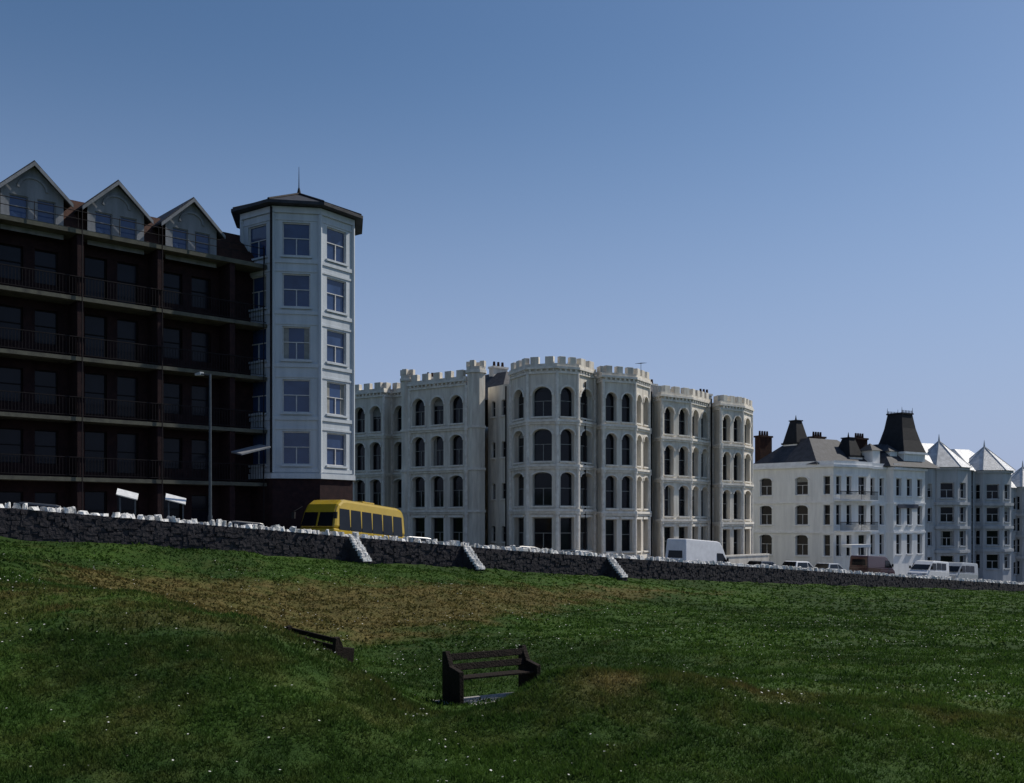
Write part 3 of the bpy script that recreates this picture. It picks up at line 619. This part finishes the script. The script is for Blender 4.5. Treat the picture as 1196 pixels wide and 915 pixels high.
def car(name,s,d,head,paint,L=4.2,Wd=1.7,H_=1.42,estate=False):
    g=place(name,s,d,head); h=L/2; hw=Wd/2
    b=MB(); prof(b,[(-h,.35),(-h+.05,.22),(h-.1,.22),(h,.35),(h-.02,.6),(h-.15,.74),(h-1.15,.9),(-h+.6 if not estate else -h+.1,.93),(-h+.04,.8)],lambda z:hw)
    b.obj('body',M[paint],g,bevel=.06)
    c=MB(); rear=-h+.25 if estate else -h+.45
    tp=[(h-1.2,.86),(h-1.85,H_-.03),(h-2.1,H_),(rear+.45,H_),(rear+.25,H_-.04),(rear-.1 if estate else rear-.1,.86)]
    f=lambda z:hw-.06-max(0,z-.86)*.3
    prof(c,tp,f); c.obj('cabin',M[paint],g,bevel=.05)
    w=MB()
    for sg in(-1,1):
        for a_ in([(h-1.38,.93),(h-1.9,H_-.12),(0.0,H_-.1),(0.0,.93)],[(-.08,.93),(-.08,H_-.1),(rear+.4,H_-.12),(rear+.12,.93)]):
            w.face([(x,sg*(f(z)+.012),z) for x,z in a_])
    ws=lambda x,z,k:(x+.02,k*(f(z)-.08),z+.012)
    w.face([ws(h-1.24,.93,-1),ws(h-1.24,.93,1),ws(h-1.8,H_-.07,1),ws(h-1.8,H_-.07,-1)])
    w.face([(rear-.1,-(hw-.15),.95),(rear-.1,(hw-.15),.95),(rear+.2,hw-.25,H_-.07),(rear+.2,-(hw-.25),H_-.07)])
    w.obj('windows',M['glass'],g); wheels(g,(h-.8,-h+.75),hw,.31)
    l=MB(); [l.box((h-.03,sg*(hw-.25),.6),(.08,.3,.14)) for sg in(-1,1)]; l.obj('headlamps',M['lens'],g)
    l=MB(); [l.box((-h+.03,sg*(hw-.2),.68),(.08,.2,.16)) for sg in(-1,1)]; l.obj('rear_lights',M['lightred'],g)
    return g
def van(name,s,d,head,paint,L=5.2,Wd=1.95,H_=2.5,nose=1.3,sidewin=False):
    g=place(name,s,d,head); h=L/2; hw=Wd/2; f=lambda z:hw-max(0,z-1.2)*.07
    b=MB(); prof(b,[(-h,.35),(h-.05,.3),(h,.5),(h-.05,.85),(h-.45,1.12),(-h,1.15)],lambda z:hw); b.obj('body',M[paint],g,bevel=.05)
    c=MB(); prof(c,[(h-.42,1.1),(h-nose*.85,H_*.82),(h-nose*1.1,H_-.08),(h-nose*1.35,H_),(-h+.15,H_),(-h+.02,H_-.12),(-h,1.1)],lambda z:hw-.005-max(0,z-1.2)*.07); c.obj('upper_body',M[paint],g,bevel=.07)
    w=MB(); k=H_*.82
    w.face([(h-.47+.03,-(f(1.2)-.1),1.22),(h-.47+.03,f(1.2)-.1,1.22),(h-nose*.83+.02,f(k)-.14,k-.02),(h-nose*.83+.02,-(f(k)-.14),k-.02)])
    for sg in(-1,1):
        w.face([(x,sg*(f(z)+.01),z) for x,z in((h-.62,1.2),(h-nose*.9,1.85),(h-nose*1.45,1.85),(h-nose*1.45,1.2))])
        if sidewin:
            x=h-nose*1.55
            while x-1.0>-h+.1:
                w.face([(a_,sg*(f(z)+.01),z) for a_,z in((x,1.25),(x,1.9),(x-.9,1.9),(x-.9,1.25))]); x-=1.0
    w.face([(-h-.012,-.7,1.3),(-h-.012,.7,1.3),(-h-.012,.65,1.85),(-h-.012,-.65,1.85)])
    w.obj('windows',M['glass'],g); wheels(g,(h-.85,-h+.95),hw,.34)
    l=MB(); [l.box((h-.02,sg*(hw-.25),.75),(.08,.32,.18)) for sg in(-1,1)]; l.obj('headlamps',M['lens'],g)
    l=MB(); l.box((h,0,.42),(.12,Wd-.06,.2)); [l.box((h-.75,sg*(hw+.12),1.4),(.08,.16,.26)) for sg in(-1,1)]; l.obj('bumper_and_mirrors',M['tyre'],g)
    return g
def bus(name,s,d,head,L=7.2,Wd=2.3,H_=2.95):
    g=place(name,s,d,head); h=L/2; hw=Wd/2; f=lambda z:hw-max(0,z-1.3)*.09
    b=MB(); prof(b,[(-h,.4),(h-.1,.35),(h,.55),(h,1.1),(h-.03,1.35),(-h,1.35)],lambda z:hw); b.obj('body',M['v_yellow'],g,bevel=.08)
    c=MB(); prof(c,[(h-.04,1.34),(h-.25,2.2),(h-.5,2.65),(h-.85,H_-.06),(h-1.2,H_),(-h+.8,H_),(-h+.3,H_-.12),(-h+.08,H_-.5),(-h,1.34)],f); c.obj('roof_shell',M['v_yellow'],g,bevel=.16)
    w=MB()
    for sg in(-1,1):
        x=h-.5
        while x-.95>-h+.1:
            w.face([(a_,sg*(f(z)+.012),z) for a_,z in((x,1.3),(x-.05,2.42),(x-.96,2.42),(x-1.01,1.3))]); x-=1.06
    for x0,x1,z0,z1 in((h-.045,h-.25,1.45,2.2),):
        for sg in(-1,1): w.face([(x0+.02,sg*.06,z0),(x0+.02,sg*(f(z0)-.12),z0),(x1+.02,sg*(f(z1)-.14),z1),(x1+.02,sg*.06,z1)])
    w.face([(-h-.01,-.8,1.5),(-h-.01,.8,1.5),(-h+.06,.75,2.3),(-h+.06,-.75,2.3)])
    w.obj('windows',M['glass'],g)
    l=MB(); [l.box((h,sg*(hw-.35),.8),(.08,.35,.22)) for sg in(-1,1)]; l.obj('headlamps',M['lens'],g)
    l=MB(); l.box((h,0,.45),(.14,Wd-.1,.22)); l.box((0,-(hw+.005),1.0),(L*.8,.02,.12)); l.box((0,hw+.005,1.0),(L*.8,.02,.12))
    for sg in(-1,1): l.rod((h-.2,sg*hw*.95,2.5),(h+.2,sg*(hw+.18),2.2),.02); l.box((h+.2,sg*(hw+.2),2.0),(.08,.2,.35))
    l.obj('bumper_trim_mirrors',M['tyre'],g)
    r_=MB(); r_.box((-.5,0,H_+.06),(1.2,1.0,.14)); r_.obj('roof_vent',M['v_yellow'],g,bevel=.03)
    wheels(g,(h-1.3,-h+1.5),hw,.42); return g
bus('yellow_bus',-6.0,6.6,180+24)
car('parked_car',0.6,9.6,0,'v_blue',4.4,1.75,1.5)
van('white_van',24.6,6.8,0,'v_white',5.6,2.05,2.75)
car('parked_car',35.2,8.2,0,'v_dark'); car('parked_car',40.6,8.2,0,'v_white',4.3,1.7,1.5,True); car('parked_car',45.8,8.4,0,'v_silver')
car('parked_car',30.0,9.6,0,'v_silver',4.1,1.7,1.4)
van('dark_red_van',51.6,7.6,0,'v_red',5.0,1.95,2.2)
van('white_van',57.8,5.2,180,'v_white',4.6,1.95,2.1,sidewin=True); van('silver_van',64,5.2,180,'v_silver',4.8,1.95,2.2,sidewin=True)
car('parked_car',-22.5,9.4,180,'v_dark',4.4,1.75,1.5); car('parked_car',-12.0,9.4,180,'v_dark',4.4,1.75,1.5)
car('parked_car',9.5,9.4,0,'v_dark'); car('parked_car',14.6,9.4,0,'v_blue',4.0,1.7,1.4); car('parked_car',70.5,8,0,'v_dark')
# tilted information boards on the promenade pavement
for s_ in(-20.3,-18.2):
    x,y=P2(s_,1.5); z=float(zroad(s_))+.12; g=empty('information_board',(x,y,z),.25); m=MB()
    for q in(-.3,.3): m.box((q,.05,.85),(.06,.06,1.6))
    m.obj('posts',M['metal'],g); m=MB()
    zc_=1.80
    m.hexa([(-.42,-.2,zc_-.04),(.42,-.2,zc_-.26),(.42,.2,zc_+.0),(-.42,.2,zc_+.22)],[(-.42,-.22,zc_+.0),(.42,-.22,zc_-.22),(.42,.18,zc_+.04),(-.42,.18,zc_+.26)])
    m.obj('board',M['board'],g)
# ------------------------------------------------------------ street lamps
def lamp(s,h=7.5):
    x,y=P2(s,1.1); z=float(zroad(s))+.12; g=empty('street_lamp',(x,y,z)); m=MB()
    m.cyl((0,0),.11,.1,0,1.2,12); m.cyl((0,0),.075,.05,1.2,h,12)
    ax,ay=-EY,EX; m.rod((0,0,h-.05),(ax*1.0,ay*1.0,h+.12),.035)
    m.obj('post_and_arm',M['metal'],g,smooth=False)
    l=MB(); l.hexa([(ax*.9-.1*EX,ay*.9-.1*EY,h+.04),(ax*.9+.1*EX,ay*.9+.1*EY,h+.04),(ax*1.5+.08*EX,ay*1.5+.08*EY,h+.1),(ax*1.5-.08*EX,ay*1.5-.08*EY,h+.1)],
      [(ax*.9-.1*EX,ay*.9-.1*EY,h+.2),(ax*.9+.1*EX,ay*.9+.1*EY,h+.2),(ax*1.5+.08*EX,ay*1.5+.08*EY,h+.2),(ax*1.5-.08*EX,ay*1.5-.08*EY,h+.2)]); l.obj('lantern',M['lens'],g,bevel=.02)
lamp(-16.8)
# ------------------------------------------------------------ benches
def bench(name,x,y,rz,L=1.7,tilt=0.,zo=.02):
    z=float(gz(np.array([x]),np.array([y]))[0]); g=empty(name,(x,y,z+zo),rz); g.rotation_euler[1]=tilt
    for k,sx in enumerate((-L/2+.05,L/2-.05)):
        m=MB()
        pts=[(-.36,-.25),(.30,-.25),(.28,.60),(-.08,.66),(-.24,.92),(-.36,.90)]
        m.hexa([(sx-.05,p[0],p[1]) for p in pts],[(sx+.05,p[0],p[1]) for p in pts]); m.obj('end_%d'%(k+1),M['wood'],g,bevel=.012)
    m=MB()
    for y0 in(-.06,.06,.18): m.box((0,y0,.462),(L-.2,.1,.035))
    m.obj('seat',M['wood'],g,bevel=.006); m=MB()
    for yy,zz in((-.135,.62),(-.2,.80)): m.hexa([(a_,yy+b_,zz-.06+c_) for a_,b_,c_ in((-L/2,-.01,0),(L/2,-.01,0),(L/2,.03,0.01),(-L/2,.03,0.01))],[(a_,yy-.035+b_,zz+.06+c_) for a_,b_,c_ in((-L/2,-.01,0),(L/2,-.01,0),(L/2,.03,.01),(-L/2,.03,.01))])
    m.obj('backrest',M['wood'],g,bevel=.006)
    m=MB(); m.box((0,0,-.02),(L+.3,.8,.06)); m.obj('concrete_base',M['conc'],g)
bench('park_bench',-.35,18.2,math.radians(212),1.75); bench('park_bench',-4.6,23.4,math.radians(-35),1.7,math.radians(6))
# ------------------------------------------------------------ light, sky, camera
AZ,EL=math.radians(62),math.radians(46)
w=bpy.data.worlds.new('World'); scene.world=w; w.use_nodes=True; nt=w.node_tree
sky=nt.nodes.new('ShaderNodeTexSky'); sky.sky_type='NISHITA'; sky.sun_disc=False; sky.sun_elevation=EL; sky.sun_rotation=AZ
sky.altitude=0; sky.air_density=1.0; sky.dust_density=.6; sky.ozone_density=3.0
hs=nt.nodes.new('ShaderNodeHueSaturation'); hs.inputs['Saturation'].default_value=1.12; hs.inputs['Hue'].default_value=.5
nt.links.new(sky.outputs[0],hs.inputs['Color'])
# blue-grey sea haze towards the horizon
tc=nt.nodes.new('ShaderNodeTexCoord'); sx=nt.nodes.new('ShaderNodeSeparateXYZ'); nt.links.new(tc.outputs['Generated'],sx.inputs[0])
mr=nt.nodes.new('ShaderNodeMapRange'); mr.interpolation_type='SMOOTHSTEP'; mr.inputs['From Min'].default_value=-.02; mr.inputs['From Max'].default_value=.46; mr.inputs['To Min'].default_value=.9; mr.inputs['To Max'].default_value=0
nt.links.new(sx.outputs['Z'],mr.inputs['Value'])
mx=nt.nodes.new('ShaderNodeMix'); mx.data_type='RGBA'; nt.links.new(mr.outputs[0],mx.inputs[0]); nt.links.new(hs.outputs[0],mx.inputs[6]); mx.inputs[7].default_value=(3.9,4.8,7.5,1)
nt.links.new(mx.outputs[2],nt.nodes['Background'].inputs[0]); nt.nodes['Background'].inputs[1].default_value=.085
sd=bpy.data.lights.new('sun','SUN'); sd.energy=4.2; sd.angle=math.radians(.5); sd.color=(1,.94,.85)
so=bpy.data.objects.new('sun',sd); col.objects.link(so)
dv=Vector((math.sin(AZ)*math.cos(EL),math.cos(AZ)*math.cos(EL),math.sin(EL))); so.rotation_euler=dv.to_track_quat('Z','Y').to_euler(); so.location=dv*100
cd=bpy.data.cameras.new('camera'); co=bpy.data.objects.new('camera',cd); col.objects.link(co); scene.camera=co
cd.sensor_width=36; cd.lens=1150/1196*36; cd.shift_y=152.5/1196; cd.clip_end=9000; cd.clip_start=.1
co.location=(0,0,0); co.rotation_euler=(math.radians(90),0,0)
scene.view_settings.view_transform='Standard'; scene.view_settings.look='None'; scene.view_settings.exposure=0
